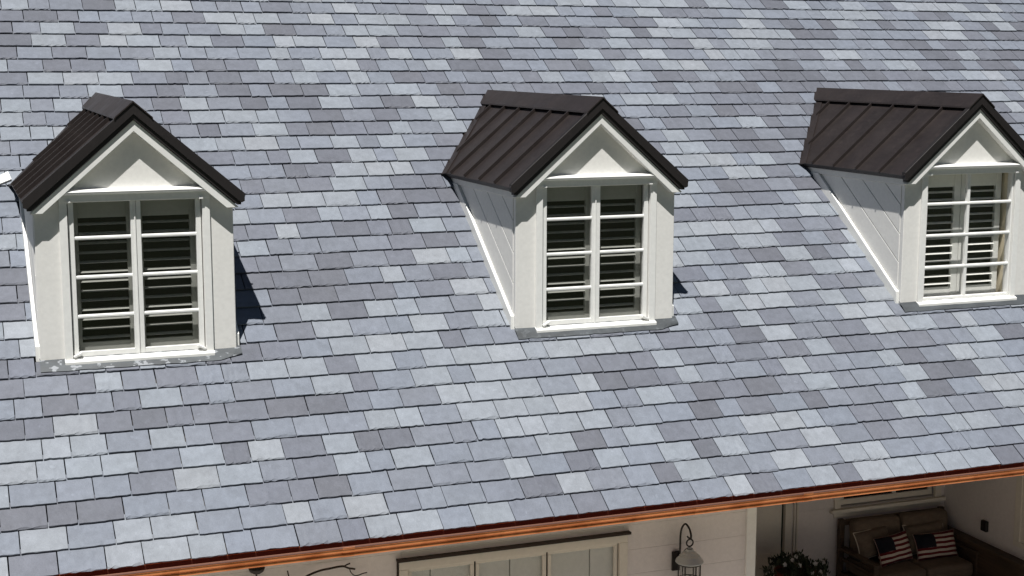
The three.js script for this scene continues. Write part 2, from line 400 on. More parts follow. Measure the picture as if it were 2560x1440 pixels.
// front wall of wide boards, left of the porch -------------------------------------
const WZ = 1.1, PX0 = 4.924, PX1 = 8.79, BZ = -1.4;
const W1 = [1.764, 3.717, -2.75, -1.54];                    // window in the front wall: trim limits
for (let y = -1.2635, i = 0; y > FLOOR; y -= 0.212, i++) {
  const y1 = y, y0 = Math.max(FLOOR, y - 0.2112);
  const pieces = [];
  const holed = y0 < W1[3] - 0.04 && y1 > W1[2] + 0.04;
  if (!holed) pieces.push(bx(RX0, PX0 - 0.09, y0, y1, WZ - 0.02, WZ, 0.0015));
  else { pieces.push(bx(RX0, W1[0] + 0.03, y0, y1, WZ - 0.02, WZ, 0.0015), bx(W1[1] - 0.03, PX0 - 0.09, y0, y1, WZ - 0.02, WZ, 0.0015)); if (y1 > W1[3]) pieces.push(bx(W1[0] + 0.031, W1[1] - 0.031, W1[3] - 0.02, y1, WZ - 0.02, WZ, 0.0015)); }
  hp('wall_board', pieces, M.wall);
}
hp('wall', [bx(RX0, W1[0] + 0.02, FLOOR, -1.263, WZ - 0.2, WZ - 0.024, 0), bx(W1[1] - 0.02, PX0 - 0.09, FLOOR, -1.263, WZ - 0.2, WZ - 0.024, 0), bx(W1[0] + 0.021, W1[1] - 0.021, FLOOR, W1[2] + 0.03, WZ - 0.2, WZ - 0.024, 0), bx(W1[0] + 0.021, W1[1] - 0.021, W1[3] - 0.03, -1.263, WZ - 0.2, WZ - 0.024, 0),
  bx(PX0 - 0.09, PX0 - 0.01, FLOOR, -1.263, BZ, WZ - 0.001, 0),          // left cheek of the porch
  bx(PX1 + 0.01, RX1, FLOOR, -1.263, WZ - 0.2, WZ, 0), bx(RX0, RX0 + 0.2, FLOOR, -1.31, -8, WZ - 0.201, 0), bx(RX1 - 0.2, RX1, FLOOR, -1.31, -8, WZ - 0.201, 0)], M.wall);
hp('corner_board', bx(4.835, PX0, FLOOR, -1.2632, WZ - 0.11, WZ + 0.022), M.gloss, house, 'white corner board at the edge of the porch opening');
// porch
hp('porch_wall', [bx(PX0, 5.7, FLOOR, -1.263, BZ - 0.15, BZ, 0), bx(6.83, PX1 + 0.2, FLOOR, -2.45, BZ - 0.15, BZ, 0), bx(6.83, 7.4, -2.449, -1.263, BZ - 0.15, BZ, 0), bx(8.7, PX1 + 0.2, -2.449, -1.263, BZ - 0.15, BZ, 0), bx(5.701, 6.829, -1.42, -1.263, BZ - 0.15, BZ, 0)], M.wall);
hp('side_wall', [bx(PX1, PX1 + 0.15, FLOOR, -1.3605, BZ + 0.001, WZ - 0.2, 0)], M.wall);
hp('porch_ceiling', bx(PX0 - 0.01, PX1 + 0.01, -1.36, -1.264, BZ + 0.0005, WZ - 0.201, 0), M.ceiling);
hp('skirting', [bx(6.93, PX1 - 0.001, FLOOR, FLOOR + 0.13, BZ + 0.001, BZ + 0.018)], M.trim);
{ // door at the back of the porch
  const door = hp('door', bx(5.76, 6.735, FLOOR + 0.01, -1.45, BZ - 0.06, BZ - 0.02), M.trim);
  hp('door_panel', [bx(5.9, 6.6, -2.8, -1.6, BZ - 0.0195, BZ - 0.008)], M.trim, door);
  hp('door_panel', [bx(5.9, 6.6, FLOOR + 0.15, -2.87, BZ - 0.0195, BZ - 0.008)], M.trim, door);
  hp('door_casing', [bx(6.755, 6.835, FLOOR, -1.4, BZ - 0.03, BZ + 0.022), bx(6.86, 6.878, FLOOR, -1.4, BZ + 0.0005, BZ + 0.026), bx(6.895, 6.918, FLOOR, -1.4, BZ + 0.0005, BZ + 0.02), bx(5.66, 5.74, FLOOR, -1.4, BZ - 0.03, BZ + 0.022), bx(5.66, 6.918, -1.399, -1.345, BZ - 0.03, BZ + 0.022)], M.trim, house);
}
hp('ledge', [bx(PX1 - 0.13, PX1 - 0.001, -2.81, -2.775, BZ + 0.02, WZ - 0.25)], M.wood, house, 'brown wooden ledge along the porch side wall');
hp('ledge_front', [bx(PX1 - 0.1, PX1 - 0.002, FLOOR, -2.811, BZ + 0.02, WZ - 0.25)], M.wood, house);
hp('side_casing', [bx(PX1 - 0.02, PX1 - 0.001, -2.6, -1.36, -0.225, -0.13), bx(PX1 - 0.02, PX1 - 0.001, -2.66, -2.601, -0.225, WZ - 0.25), bx(PX1 - 0.012, PX1 - 0.001, -2.599, -1.36, -0.129, WZ - 0.25)], M.trim);

// porch window above the sofa
{
  const w = hp('window', [bx(7.36, 7.435, -2.46, -1.36, BZ - 0.02, BZ + 0.025), bx(8.655, 8.73, -2.46, -1.36, BZ - 0.02, BZ + 0.025), bx(7.31, 8.77, -2.5, -2.461, BZ - 0.02, BZ + 0.06), bx(7.36, 8.73, -2.56, -2.501, BZ + 0.0005, BZ + 0.02)], M.trim, house, 'porch window above the sofa');
  hp('sash_frame', [bx(7.45, 8.64, -2.435, -2.375, BZ - 0.06, BZ - 0.02), bx(7.45, 7.5, -2.374, -1.36, BZ - 0.06, BZ - 0.02), bx(8.59, 8.64, -2.374, -1.36, BZ - 0.06, BZ - 0.02), bx(8.12, 8.165, -2.374, -1.36, BZ - 0.06, BZ - 0.02)], M.trim, w);
  for (const [a, b] of [[7.501, 8.119], [8.166, 8.589]]) hp('pane', bx(a, b, -2.373, -1.36, BZ - 0.043, BZ - 0.04, 0), std({ color: 0x0b0d0d, roughness: 0.08 }), w);
}
// window in the front wall: three sashes with white panels drawn behind the glass
{
  const [x0, x1, y0, y1] = W1, z = WZ, t = 0.07;
  const w = hp('window', [bx(x0, x1, y1 - t, y1, z - 0.03, z + 0.024), bx(x0, x0 + t, y0 + t, y1 - t - 0.001, z - 0.03, z + 0.024), bx(x1 - t, x1, y0 + t, y1 - t - 0.001, z - 0.03, z + 0.024), bx(x0 - 0.03, x1 + 0.03, y0 + t - 0.05, y0 + t - 0.001, z - 0.03, z + 0.05)], M.trim, house, 'wide white window under the eave beside the lantern');
  hp('drip_cap', [bx(x0 - 0.02, x1 + 0.02, y1 + 0.001, y1 + 0.022, z + 0.001, z + 0.05, 0.002), bx(x0 - 0.016, x0 - 0.002, y0 + t, y1, z + 0.001, z + 0.012, 0.002)], M.bark, w);
  const cuts = [x0 + t + 0.002, 2.395, 3.012, x1 - t - 0.002];
  for (let i = 0; i < 3; i++) {
    const a = cuts[i] + 0.007, b = cuts[i + 1] - 0.007;
    hp('sash_frame', [bx(a, b, y1 - t - 0.032, y1 - t - 0.002, z - 0.03, z - 0.004), bx(a, a + 0.03, y0 + t, y1 - t - 0.0325, z - 0.03, z - 0.004), bx(b - 0.03, b, y0 + t, y1 - t - 0.0325, z - 0.03, z - 0.004)], M.trim, w);
    hp('pane', bx(a + 0.0305, b - 0.0305, y0 + t, y1 - t - 0.033, z - 0.02, z - 0.018, 0), M.clear, w);
    const c = [0.35, 0.5, 0.62][i] * (b - a) + a;
    hp('panel', bx(a + 0.02, c - 0.004, y0 + t, y1 - t - 0.02, z - 0.07, z - 0.04, 0.004), M.gloss, w);
    hp('panel', bx(c + 0.004, b - 0.02, y0 + t, y1 - t - 0.02, z - 0.07, z - 0.04, 0.004), M.gloss, w);
  }
  hp('mullion', [bx(2.3885, 2.4015, y0 + t, y1 - t - 0.002, z - 0.08, z - 0.012, 0), bx(3.0055, 3.0185, y0 + t, y1 - t - 0.002, z - 0.08, z - 0.012, 0), bx(x0 + t, x1 - t, y0 + t, y1 - t, z - 0.12, z - 0.1, 0)], M.bark, w);
}

// ------------------------------------------------------------------ dormers
const mR = 0.855, yR = 1.946, hwR = 0.83;                      // metal roof: fall, top of pans, half width
const a1 = Math.hypot(hwR, hwR * mR), ca = hwR / a1, sa = (hwR * mR) / a1;
function chevron(yo, yi, hw, cut, z0, z1, fall = mR) {
  const xi = (yi - cut) / fall;
  return prismZ([[0, yo], [hw, yo - fall * hw], [hw, Math.max(cut, yo - fall * hw - 0.062)], ...(Math.max(cut, yo - fall * hw - 0.062) > cut ? [[hw - 0.02, cut]] : []), [Math.min(xi, hw - 0.03), cut], [0, yi], [-Math.min(xi, hw - 0.03), cut], ...(Math.max(cut, yo - fall * hw - 0.062) > cut ? [[-hw + 0.02, cut]] : []), [-hw, Math.max(cut, yo - fall * hw - 0.062)], [-hw, yo - fall * hw]], z0, z1, [], 0.002);
}
// polygon given in (distance down the slope, z), with thickness, on the left (-1) or right (1) slope
function onSlope(side, poly, h0, h1, top = yR) {
  if (poly.length < 3) return null;
  const g = new THREE.ExtrudeGeometry(shapeOf(poly), { depth: h1 - h0, bevelEnabled: false });
  g.translate(0, 0, h0);
  const m = new THREE.Matrix4().makeBasis(new THREE.Vector3(side * ca, -sa, 0), new THREE.Vector3(0, 0, 1), new THREE.Vector3(side * sa, ca, 0)).setPosition(0, top, 0);
  g.applyMatrix4(m);
  let gg = g.index ? g.toNonIndexed() : g;
  if (m.determinant() < 0) { const p = gg.attributes.position.array; for (let i = 0; i < p.length; i += 9) for (let k = 0; k < 3; k++) { const t = p[i + k]; p[i + k] = p[i + 3 + k]; p[i + 3 + k] = t; } }
  return boxUV(gg);
}
const backOf = (p) => p[1] + (yR - p[0] * sa) / TP + 0.05;     // >= 0 in front of the main roof
const SEAMS = [-0.31, -0.705, -1.1, -1.495, -1.89, -2.285];

function louvre(x0, x1, y, z, parent) {
  // a slat 60 mm deep, elliptical, its front edge tipped down a little
  const pts = [];
  for (let i = 0; i < 8; i++) { const a = (i / 8) * Math.PI * 2; pts.push([0.031 * Math.cos(a), 0.006 * Math.sin(a)]); }
  const g = prismX(pts, x0, x1);
  g.rotateX(0.16); g.translate(0, y, z);
  part('louvre', g, M.shutter, parent);
}
function makeDormer(kind, X, label) {
  const D = thing('dormer', label, 'dormer', [X, 0, 0], 0, 'dormers in a row on the slate roof');
  const open = kind === 2;
  // front wall with the window opening
  const fw = part('front_wall', prismZ([[-0.75, -0.03], [0.75, -0.03], [0.75, 1.265], [0, 1.9], [-0.75, 1.265]], -0.1, 0, [[[-0.51, 0.0], [-0.51, 1.245], [0.51, 1.245], [0.51, 0.0]]], 0.0015), M.paint, D);
  // side walls: boards laid parallel to the main roof, a skirt board below, a frieze above
  for (const s of [-1, 1]) {
    const X0 = s < 0 ? -0.747 : 0.697;
    const sw = part('side_wall', prismX(clip([[-0.1, -0.1], [-0.1, 1.3], [-1.9, 1.3], [-1.9, -0.1]], ([z, y]) => y + TP * z + 0.03), X0, X0 + 0.05), M.paint, D);
    const out = (pts, d, name, m, bev = 0.003) => { if (pts.length > 2) part(name, prismX(pts, s < 0 ? -0.75 - d : 0.7473, s < 0 ? -0.7473 : 0.75 + d, bev), m, sw); };
    const cs = [0.1, 0.366, 0.636, 0.91, 1.18];
    const R = [[-0.052, -0.2], [-0.052, 1.138], [-2, 1.138], [-2, -0.2]];
    for (let i = 0; i < 4; i++) {
      let p = clip(R, ([z, y]) => y + TP * z - cs[i] - 0.005);
      p = clip(p, ([z, y]) => cs[i + 1] - 0.005 - (y + TP * z));
      out(p, 0.009, 'siding_board', M.paint);
    }
    let sk = clip([[-0.03, -0.3], [-0.03, 1.15], [-2, 1.15], [-2, -0.3]], ([z, y]) => y + TP * z + 0.02); sk = clip(sk, ([z, y]) => 0.098 - (y + TP * z));
    out(sk, 0.034, 'skirt_board', M.gloss);
    out(clip([[0, 1.141], [0, 1.24], [-2, 1.24], [-2, 1.141]], ([z, y]) => y + TP * z + 0.02), 0.024, 'frieze_board', M.paint);
    out(clip([[-0.001, -0.02], [-0.001, 1.14], [-0.05, 1.14], [-0.05, -0.02]], ([z, y]) => y + TP * z + 0.02), 0.004, 'corner_board', M.paint);
  }
  // gable overhang
  part('gable_fascia', chevron(1.848, 1.762, 0.785, 1.153, 0.0015, 0.078, 0.8795), M.gloss, D);
  // metal roof
  const roofM = part('metal_roof', [-1, 1].map((s) => onSlope(s, clip([[0, 0.04], [a1 - 0.012, 0.04], [a1 - 0.012, -3], [0, -3]], backOf), -0.055, -0.008)), M.bronzeDark, D);
  const rr = mulberry(900 + kind);
  for (const s of [-1, 1]) {
    const edges = [0.09, ...SEAMS, -3.0];
    for (let i = 0; i < edges.length - 1; i++) {
      const lift = 0.0006 * (rr() - 0.5);
      const g = onSlope(s, clip([[0.03, edges[i] - 0.002], [a1, edges[i] - 0.002], [a1, edges[i + 1] + 0.002], [0.03, edges[i + 1] + 0.002]], backOf), -0.0075, 0 + lift);
      if (g) part('roof_panel', g, M.bronze, roofM);
    }
    for (const z of SEAMS) {
      const g = onSlope(s, clip([[0.13, z + 0.008], [a1 - 0.004, z + 0.008], [a1 - 0.004, z - 0.008], [0.13, z - 0.008]], (p) => backOf(p) - 0.12), 0.001, 0.03);
      if (g) part('standing_seam', g, M.bronze, roofM);
    }
    part('edge_seam', onSlope(s, [[0.1, 0.1], [a1, 0.1], [a1, 0.082], [0.1, 0.082]], 0.001, 0.014), M.bronze, roofM);
    part('drip_edge', onSlope(s, clip([[a1 - 0.004, 0.1], [a1 + 0.004, 0.1], [a1 + 0.004, -2.2], [a1 - 0.004, -2.2]], backOf), -0.045, 0.004), M.bronzeDark, roofM);
    // flashing up the valley, then on to the slates
    const zb = (a, o) => -(yR - a * sa) / TP + o;
    part('valley_trim', onSlope(s, [[0.02, zb(0.02, 0.1)], [a1 + 0.004, zb(a1 + 0.004, 0.1)], [a1 + 0.03, zb(a1 + 0.03, -0.03)], [0.02, zb(0.02, -0.03)]], 0.0015, 0.012), M.bronze, roofM);
    part('valley_flashing', onSlope(s, [[0.0, zb(0.0, -0.028)], [a1 + 0.03, zb(a1 + 0.03, -0.028)], [a1 + 0.05, zb(a1 + 0.05, -0.06)], [-0.0, zb(0.0, -0.06)]], 0.002, 0.012), M.bronzeDark, roofM);
  }
  part('rake_trim', [chevron(1.978, 1.893, 0.832, 1.194, 0.05, 0.106), chevron(1.892, 1.849, 0.805, 1.176, 0.03, 0.093)], M.bronzeDark, roofM);
  { // ridge cap: folded sheet standing a little off the pans
    const w = 0.142, f = 0.87, y = 1.994;
    part('ridge_cap', prismZ([[0, y], [w, y - f * w], [w + 0.004, y - f * w - 0.014], [w - 0.004, y - f * w - 0.016], [w - 0.008, y - f * w - 0.004], [0, y - 0.013], [-w + 0.008, y - f * w - 0.004], [-w + 0.004, y - f * w - 0.016], [-w - 0.004, y - f * w - 0.014], [-w, y - f * w]], -y / TP - 0.03, 0.114), M.bronze, roofM);
    part('ridge_closure', prismZ([[0, y - 0.014], [w - 0.055, y - f * (w - 0.055) - 0.014], [w - 0.055, y - f * (w - 0.055) - 0.075], [0, y - 0.075], [-w + 0.055, y - f * (w - 0.055) - 0.075], [-w + 0.055, y - f * (w - 0.055) - 0.014]], -2.6, 0.1), M.bronzeDark, roofM);
  }
  // window
  const W = part('window', [
    bx(-0.57, -0.511, -0.02, 1.229, 0.0006, 0.022), bx(0.511, 0.57, -0.02, 1.229, 0.0006, 0.022),          // casings
    bx(-0.57, 0.57, 1.2295, 1.284, 0.0006, 0.034)], M.gloss, D);
  part('head_ledge', prismX([[0.0006, 1.2845], [0.0006, 1.328], [0.045, 1.324], [0.068, 1.316], [0.074, 1.306], [0.07, 1.296], [0.05, 1.2845]], -0.55, 0.55, 0.002), M.gloss, W);
  part('sill', prismX([[-0.1, 0.02], [0.0, 0.018], [0.05, 0.0], [0.054, -0.006], [0.053, -0.046], [0.045, -0.05], [-0.1, -0.05]], -0.574, 0.574, 0.003), M.gloss, W);
  const dz = open ? -0.16 : -0.115;                               // shutters stand behind the glass
  const jm = open ? M.jamb : M.shutter;
  part('jamb', [bx(-0.53, -0.5102, -0.01, 1.26, -0.3, -0.1005, 0), bx(0.5102, 0.53, -0.01, 1.26, -0.3, -0.1005, 0), bx(-0.53, 0.53, 1.2452, 1.26, -0.3, -0.1005, 0)], jm, W);
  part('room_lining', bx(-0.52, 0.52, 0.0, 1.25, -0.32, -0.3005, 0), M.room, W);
  const lites = (x0, x1, glassM) => {
    const ys = [0.062, 0.335, 0.641, 0.945, 1.222];
    for (let i = 0; i < 4; i++) {
      const g = new THREE.PlaneGeometry(x1 - x0, ys[i + 1] - ys[i]); g.translate((x0 + x1) / 2, (ys[i] + ys[i + 1]) / 2, -0.034);
      g.rotateY(0); part('pane', g, glassM, W);
    }
  };
  const bars = (x0, x1, z0 = -0.05, z1 = -0.014) => { for (const y of [0.335, 0.641, 0.945]) part('muntin', prismX([[z0, y - 0.013], [z1 - 0.006, y - 0.014], [z1, y - 0.006], [z1, y + 0.006], [z1 - 0.006, y + 0.014], [z0, y + 0.013]], x0, x1), M.gloss, W); };
  if (!open) {
    for (const [x0, x1, l, rgt] of [[-0.503, -0.003, 0.04, 0.036], [0.003, 0.503, 0.036, 0.04]]) {
      part('sash_frame', [bx(x0, x0 + l, 0.018, 1.244, -0.058, -0.008), bx(x1 - rgt, x1, 0.018, 1.244, -0.058, -0.008), bx(x0 + l, x1 - rgt, 0.018, 0.062, -0.056, -0.009), bx(x0 + l, x1 - rgt, 1.222, 1.244, -0.056, -0.009)], M.gloss, W);
      lites(x0 + l, x1 - rgt, M.tinted); bars(x0 + l, x1 - rgt);
    }
    part('astragal', bx(-0.012, 0.0, 0.02, 1.243, -0.0075, 0.001), M.gloss, W);
  } else {
    part('sash_frame', [bx(-0.507, -0.487, 0.01, 1.244, -0.058, -0.003), bx(0.487, 0.507, 0.01, 1.244, -0.058, -0.003), bx(-0.487, 0.487, 0.018, 0.045, -0.056, -0.006), bx(-0.487, 0.487, 1.229, 1.244, -0.056, -0.006)], M.gloss, W);
    bars(-0.487, 0.487, -0.045, -0.004); part('muntin', bx(-0.028, 0.004, 0.045, 1.23, -0.044, -0.008), M.gloss, W);
    lites(-0.487, -0.028, M.clear); lites(0.004, 0.487, M.clear);
  }
  // hinges at the four corners
  for (const [x, y] of [[-0.5, 1.236], [0.5, 1.236]]) part('hinge', bx(x - 0.017, x + 0.017, y - 0.012, y + 0.01, 0.004, 0.05, 0.004), M.gloss, W);
  if (!open) for (const s of [-1, 1]) { const g = bx(-0.035, 0.035, -0.009, 0.009, -0.012, 0.02, 0.004); g.rotateZ(s * -0.45); g.translate(s * 0.475, 0.042, 0.012); part('hinge', g, M.gloss, W); }
  // plantation shutters
  for (const s of [-1, 1]) {
    const q = open ? 0.0 : 0.0;
    const x0 = s < 0 ? -0.478 : 0.003, x1 = s < 0 ? -0.003 : 0.478, inner = open ? 0.075 : 0.058, outer = open ? 0.066 : 0.052;
    const l0 = x0 + (s < 0 ? outer : inner), l1 = x1 - (s < 0 ? inner : outer);
    const S = part('shutter', [bx(x0, l0, 0.012, 1.24, dz - 0.016, dz + 0.014), bx(l1, x1, 0.012, 1.24, dz - 0.016, dz + 0.014), bx(l0, l1, 0.012, 0.115, dz - 0.014, dz + 0.012), bx(l0, l1, 1.092, 1.24, dz - 0.014, dz + 0.012)], M.shutter, D, open ? 'white louvred shutter seen through clear glass' : undefined);
    for (let k = 0; k < 13; k++) louvre(l0 + 0.002, l1 - 0.002, 0.15 + 0.0745 * k, dz, S);
  }
  // lead apron dressed over the slates below the sill
  {
    const r = mulberry(60 + kind), n = 26, x0 = -0.76, x1 = 0.79, pos = [], uv = [];
    const low = [], hi = [];
    for (let i = 0; i <= n; i++) { low.push(-0.104 - 0.01 * r() - (i > n - 4 ? -0.05 * (i - n + 3) / 3 : 0)); hi.push(0.004 + 0.003 * r()); }
    const P = (i, v, h) => { const x = x0 + (x1 - x0) * i / n; const p = roofPoint(x, v, h); return [p.x, p.y, p.z]; };
    const put = (a, b, c) => { for (const q of [a, b, c]) { pos.push(...q); uv.push(q[0], q[2] * 1.25); } };
    for (let i = 0; i < n; i++) {
      const rows = (j) => [P(j, 0.03, 0.008 + hi[j]), P(j, -0.05, 0.008 + hi[j] * 0.8), P(j, low[j], 0.004 + hi[j] * 0.4), P(j, low[j], -0.012)];
      const a = rows(i), b = rows(i + 1);
      for (let k = 0; k < 3; k++) { put(a[k + 1], b[k + 1], b[k]); put(a[k + 1], b[k], a[k]); }
    }
    const g = new THREE.BufferGeometry(); g.setAttribute('position', new THREE.Float32BufferAttribute(pos, 3)); g.setAttribute('uv', new THREE.Float32BufferAttribute(uv, 2)); g.computeVertexNormals();
    part('apron_flashing', g, std({ color: 0xffffff, map: leadMap([0.6, 0.15, 0.0][kind], 300 + kind * 20), roughness: 0.6, metalness: 0.1, side: THREE.DoubleSide }), D, ['lead apron spattered with white paint', 'lead apron with a few paint spots', 'clean grey lead apron'][kind]);
  }
  if (kind === 0) {   // scrap of white-painted flashing at the back of the left eave
    const g = prismZ([[-1.0, 2.165], [-0.85, 2.268], [-0.828, 2.165], [-0.93, 2.105]], 0.003, 0.016);
    g.applyMatrix4(roofBasis);
    part('eave_flashing', g, M.gloss, D, 'white-painted flashing beside the metal eave');
  }
  return D;
}
makeDormer(0, DX[0], 'left dormer of three, seen nearly head-on, dark tinted panes and paint-spattered lead apron');
makeDormer(1, DX[1], 'middle dormer of three, dark tinted panes in two casement sashes, left side wall showing');
makeDormer(2, DX[2], 'right dormer of three, bright white louvred shutters behind clear glass, cut by the photo edge');

// ------------------------------------------------------------------ lantern on the wall
{
  const L = thing('wall_lantern', 'iron wall lantern with grey conical tin hood hanging from a hook beside the corner board', 'lantern', [4.206, -2.12, WZ]);
  const cy = 0, z = 0.18;
  part('wall_plate', bx(-0.075, -0.005, 0.21, 0.375, 0.0005, 0.025, 0.004), M.iron, L);
  part('hook_arm', [tube([[-0.012, 0.3, 0.026], [-0.01, 0.42, 0.03], [-0.01, 0.53, 0.034], [-0.006, 0.6, 0.06], [0, 0.633, 0.1], [0.006, 0.61, 0.152], [0.01, 0.56, 0.18], [0.008, 0.53, 0.182]], 0.0085, 40), tube([[0.006, 0.532, 0.18], [-0.012, 0.54, 0.175], [-0.02, 0.552, 0.172]], 0.007, 8), tube([[-0.04, 0.3, 0.026], [-0.03, 0.345, 0.07], [-0.01, 0.43, 0.14], [0, 0.456, 0.175]], 0.0075, 16)], M.iron, L);
  part('ring', [new THREE.TorusGeometry(0.03, 0.0065, 8, 20).translate(0, 0.496, z).toNonIndexed()], M.iron, L);
  const hood = new THREE.LatheGeometry([[0.0, 0.458], [0.017, 0.456], [0.02, 0.446], [0.03, 0.442], [0.034, 0.428], [0.056, 0.414], [0.06, 0.404], [0.086, 0.386], [0.09, 0.374], [0.112, 0.352], [0.117, 0.338], [0.113, 0.332], [0.1, 0.338], [0.05, 0.39], [0, 0.43]].map((p) => new THREE.Vector2(...p)), 32).translate(0, 0, z);
  part('hood', toCreasedNormals(hood.toNonIndexed(), 0.5), M.tin, L);
  part('collar', [new THREE.TorusGeometry(0.02, 0.004, 6, 18).rotateX(Math.PI / 2).translate(0, 0.446, z).toNonIndexed(), new THREE.CylinderGeometry(0.097, 0.097, 0.02, 28, 1).translate(0, 0.325, z).toNonIndexed()], M.iron, L);
  const posts = [];
  for (let i = 0; i < 6; i++) { const a = (i / 6) * Math.PI * 2 + 0.35; posts.push(new THREE.CylinderGeometry(0.0065, 0.0065, 0.25, 8).translate(0.09 * Math.cos(a), 0.19, z + 0.09 * Math.sin(a)).toNonIndexed()); }
  part('cage', [...posts, new THREE.CylinderGeometry(0.1, 0.095, 0.03, 24).translate(0, 0.055, z).toNonIndexed(), new THREE.TorusGeometry(0.09, 0.005, 6, 24).rotateX(Math.PI / 2).translate(0, 0.19, z).toNonIndexed()], M.iron, L);
  part('glass', new THREE.CylinderGeometry(0.08, 0.08, 0.24, 24, 1, true).translate(0, 0.19, z), M.lampGlass, L);
  part('candle_sleeve', new THREE.CylinderGeometry(0.015, 0.015, 0.14, 12).translate(0.01, 0.14, z), M.petal, L);
}
// ------------------------------------------------------------------ branch ornament on the wall
{
  const B = thing('branch_ornament', 'dark bare-branch wall ornament with a small cup, under the gutter left of the window', 'wall ornament', [1.05, -1.75, WZ]);
  const p = (x, y, z = 0.045) => [x - 1.05, y + 1.75, z];
  part('branch', [tube([p(0.72, -1.78, 0.03), p(0.86, -1.7, 0.04), p(0.96, -1.62), p(1.016, -1.561), p(1.08, -1.535), p(1.147, -1.52), p(1.2, -1.516), p(1.292, -1.509), p(1.33, -1.513)], 0.0085, 40, 7), tube([p(1.32, -1.511), p(1.345, -1.5), p(1.367, -1.494)], 0.006, 8, 6), tube([p(1.32, -1.512), p(1.36, -1.532), p(1.385, -1.538), p(1.405, -1.545)], 0.0075, 10, 6)], M.bark, B);
  part('twig', tube([p(1.362, -1.535), p(1.372, -1.565), p(1.4, -1.594), p(1.43, -1.596), p(1.46, -1.588), p(1.499, -1.582)], 0.0042, 20, 6), M.bark, B);
  part('twig', tube([p(0.9, -1.6), p(0.893, -1.546), p(0.883, -1.492)], 0.0055, 10, 6), M.bark, B);
  part('twig', tube([p(0.72, -1.78, 0.03), p(0.69, -1.66, 0.05), p(0.66, -1.55, 0.06), p(0.64, -1.47, 0.06)], 0.0065, 12, 6), M.bark, B);
  part('twig', tube([p(0.72, -1.78, 0.03), p(0.62, -1.66, 0.05), p(0.58, -1.53, 0.05)], 0.0065, 12, 6), M.bark, B);
  const cup = new THREE.LatheGeometry([[0, -0.03], [0.03, -0.026], [0.052, -0.01], [0.062, 0.014], [0.058, 0.015], [0.048, -0.006], [0.028, -0.02], [0, -0.023]].map((q) => new THREE.Vector2(...q)), 24);
  cup.translate(...p(0.646, -1.445, 0.075));
  part('cup', cup, M.iron, B);
}
// ------------------------------------------------------------------ porch furniture
function cushion(w, h, t, pinch = 0.35, n = 18, sharp = 0.16) {
  // sewn pad: full in the middle, thin at the seam, its corners drawn out
  const g = new THREE.PlaneGeometry(1, 1, n, n), b = g.clone();
  const shape = (geo, s) => {
    const p = geo.attributes.position;
    for (let i = 0; i < p.count; i++) {
      const x = p.getX(i) * 2, y = p.getY(i) * 2;
      const k = Math.pow(Math.max(0, 1 - Math.pow(Math.abs(x), 3.2)), 0.42) * Math.pow(Math.max(0, 1 - Math.pow(Math.abs(y), 3.2)), 0.42);
      const bow = 1 - sharp * 0.5 * (1 - y * y) * Math.abs(x) * Math.abs(x), bow2 = 1 - sharp * 0.5 * (1 - x * x) * y * y;
      p.setXYZ(i, (x / 2) * w * bow, (y / 2) * h * bow2, s * (t / 2) * (pinch * 0.12 + k) + s * 0.002 * Math.sin(9 * x + 5 * y));
    }
  };
  shape(g, 1); shape(b, -1);
  const bi = b.index.array; for (let i = 0; i < bi.length; i += 3) { const q = bi[i]; bi[i] = bi[i + 1]; bi[i + 1] = q; }
  g.computeVertexNormals(); b.computeVertexNormals();
  return mergeGeometries([g.toNonIndexed(), b.toNonIndexed()]);
}
function piping(w, h, sharp, r = 0.006) {
  const pts = [];
  for (let i = 0; i < 64; i++) {
    const u = (i / 64) * 4, k = Math.floor(u), f = (u - k) * 2 - 1;
    let [x, y] = [[f, 1], [1, -f], [-f, -1], [-1, f]][k];
    const bow = 1 - sharp * 0.5 * (1 - y * y) * x * x, bow2 = 1 - sharp * 0.5 * (1 - x * x) * y * y;
    pts.push([(x / 2) * w * bow, (y / 2) * h * bow2, 0]);
  }
  return tube(pts, r, 128, 6, true);
}
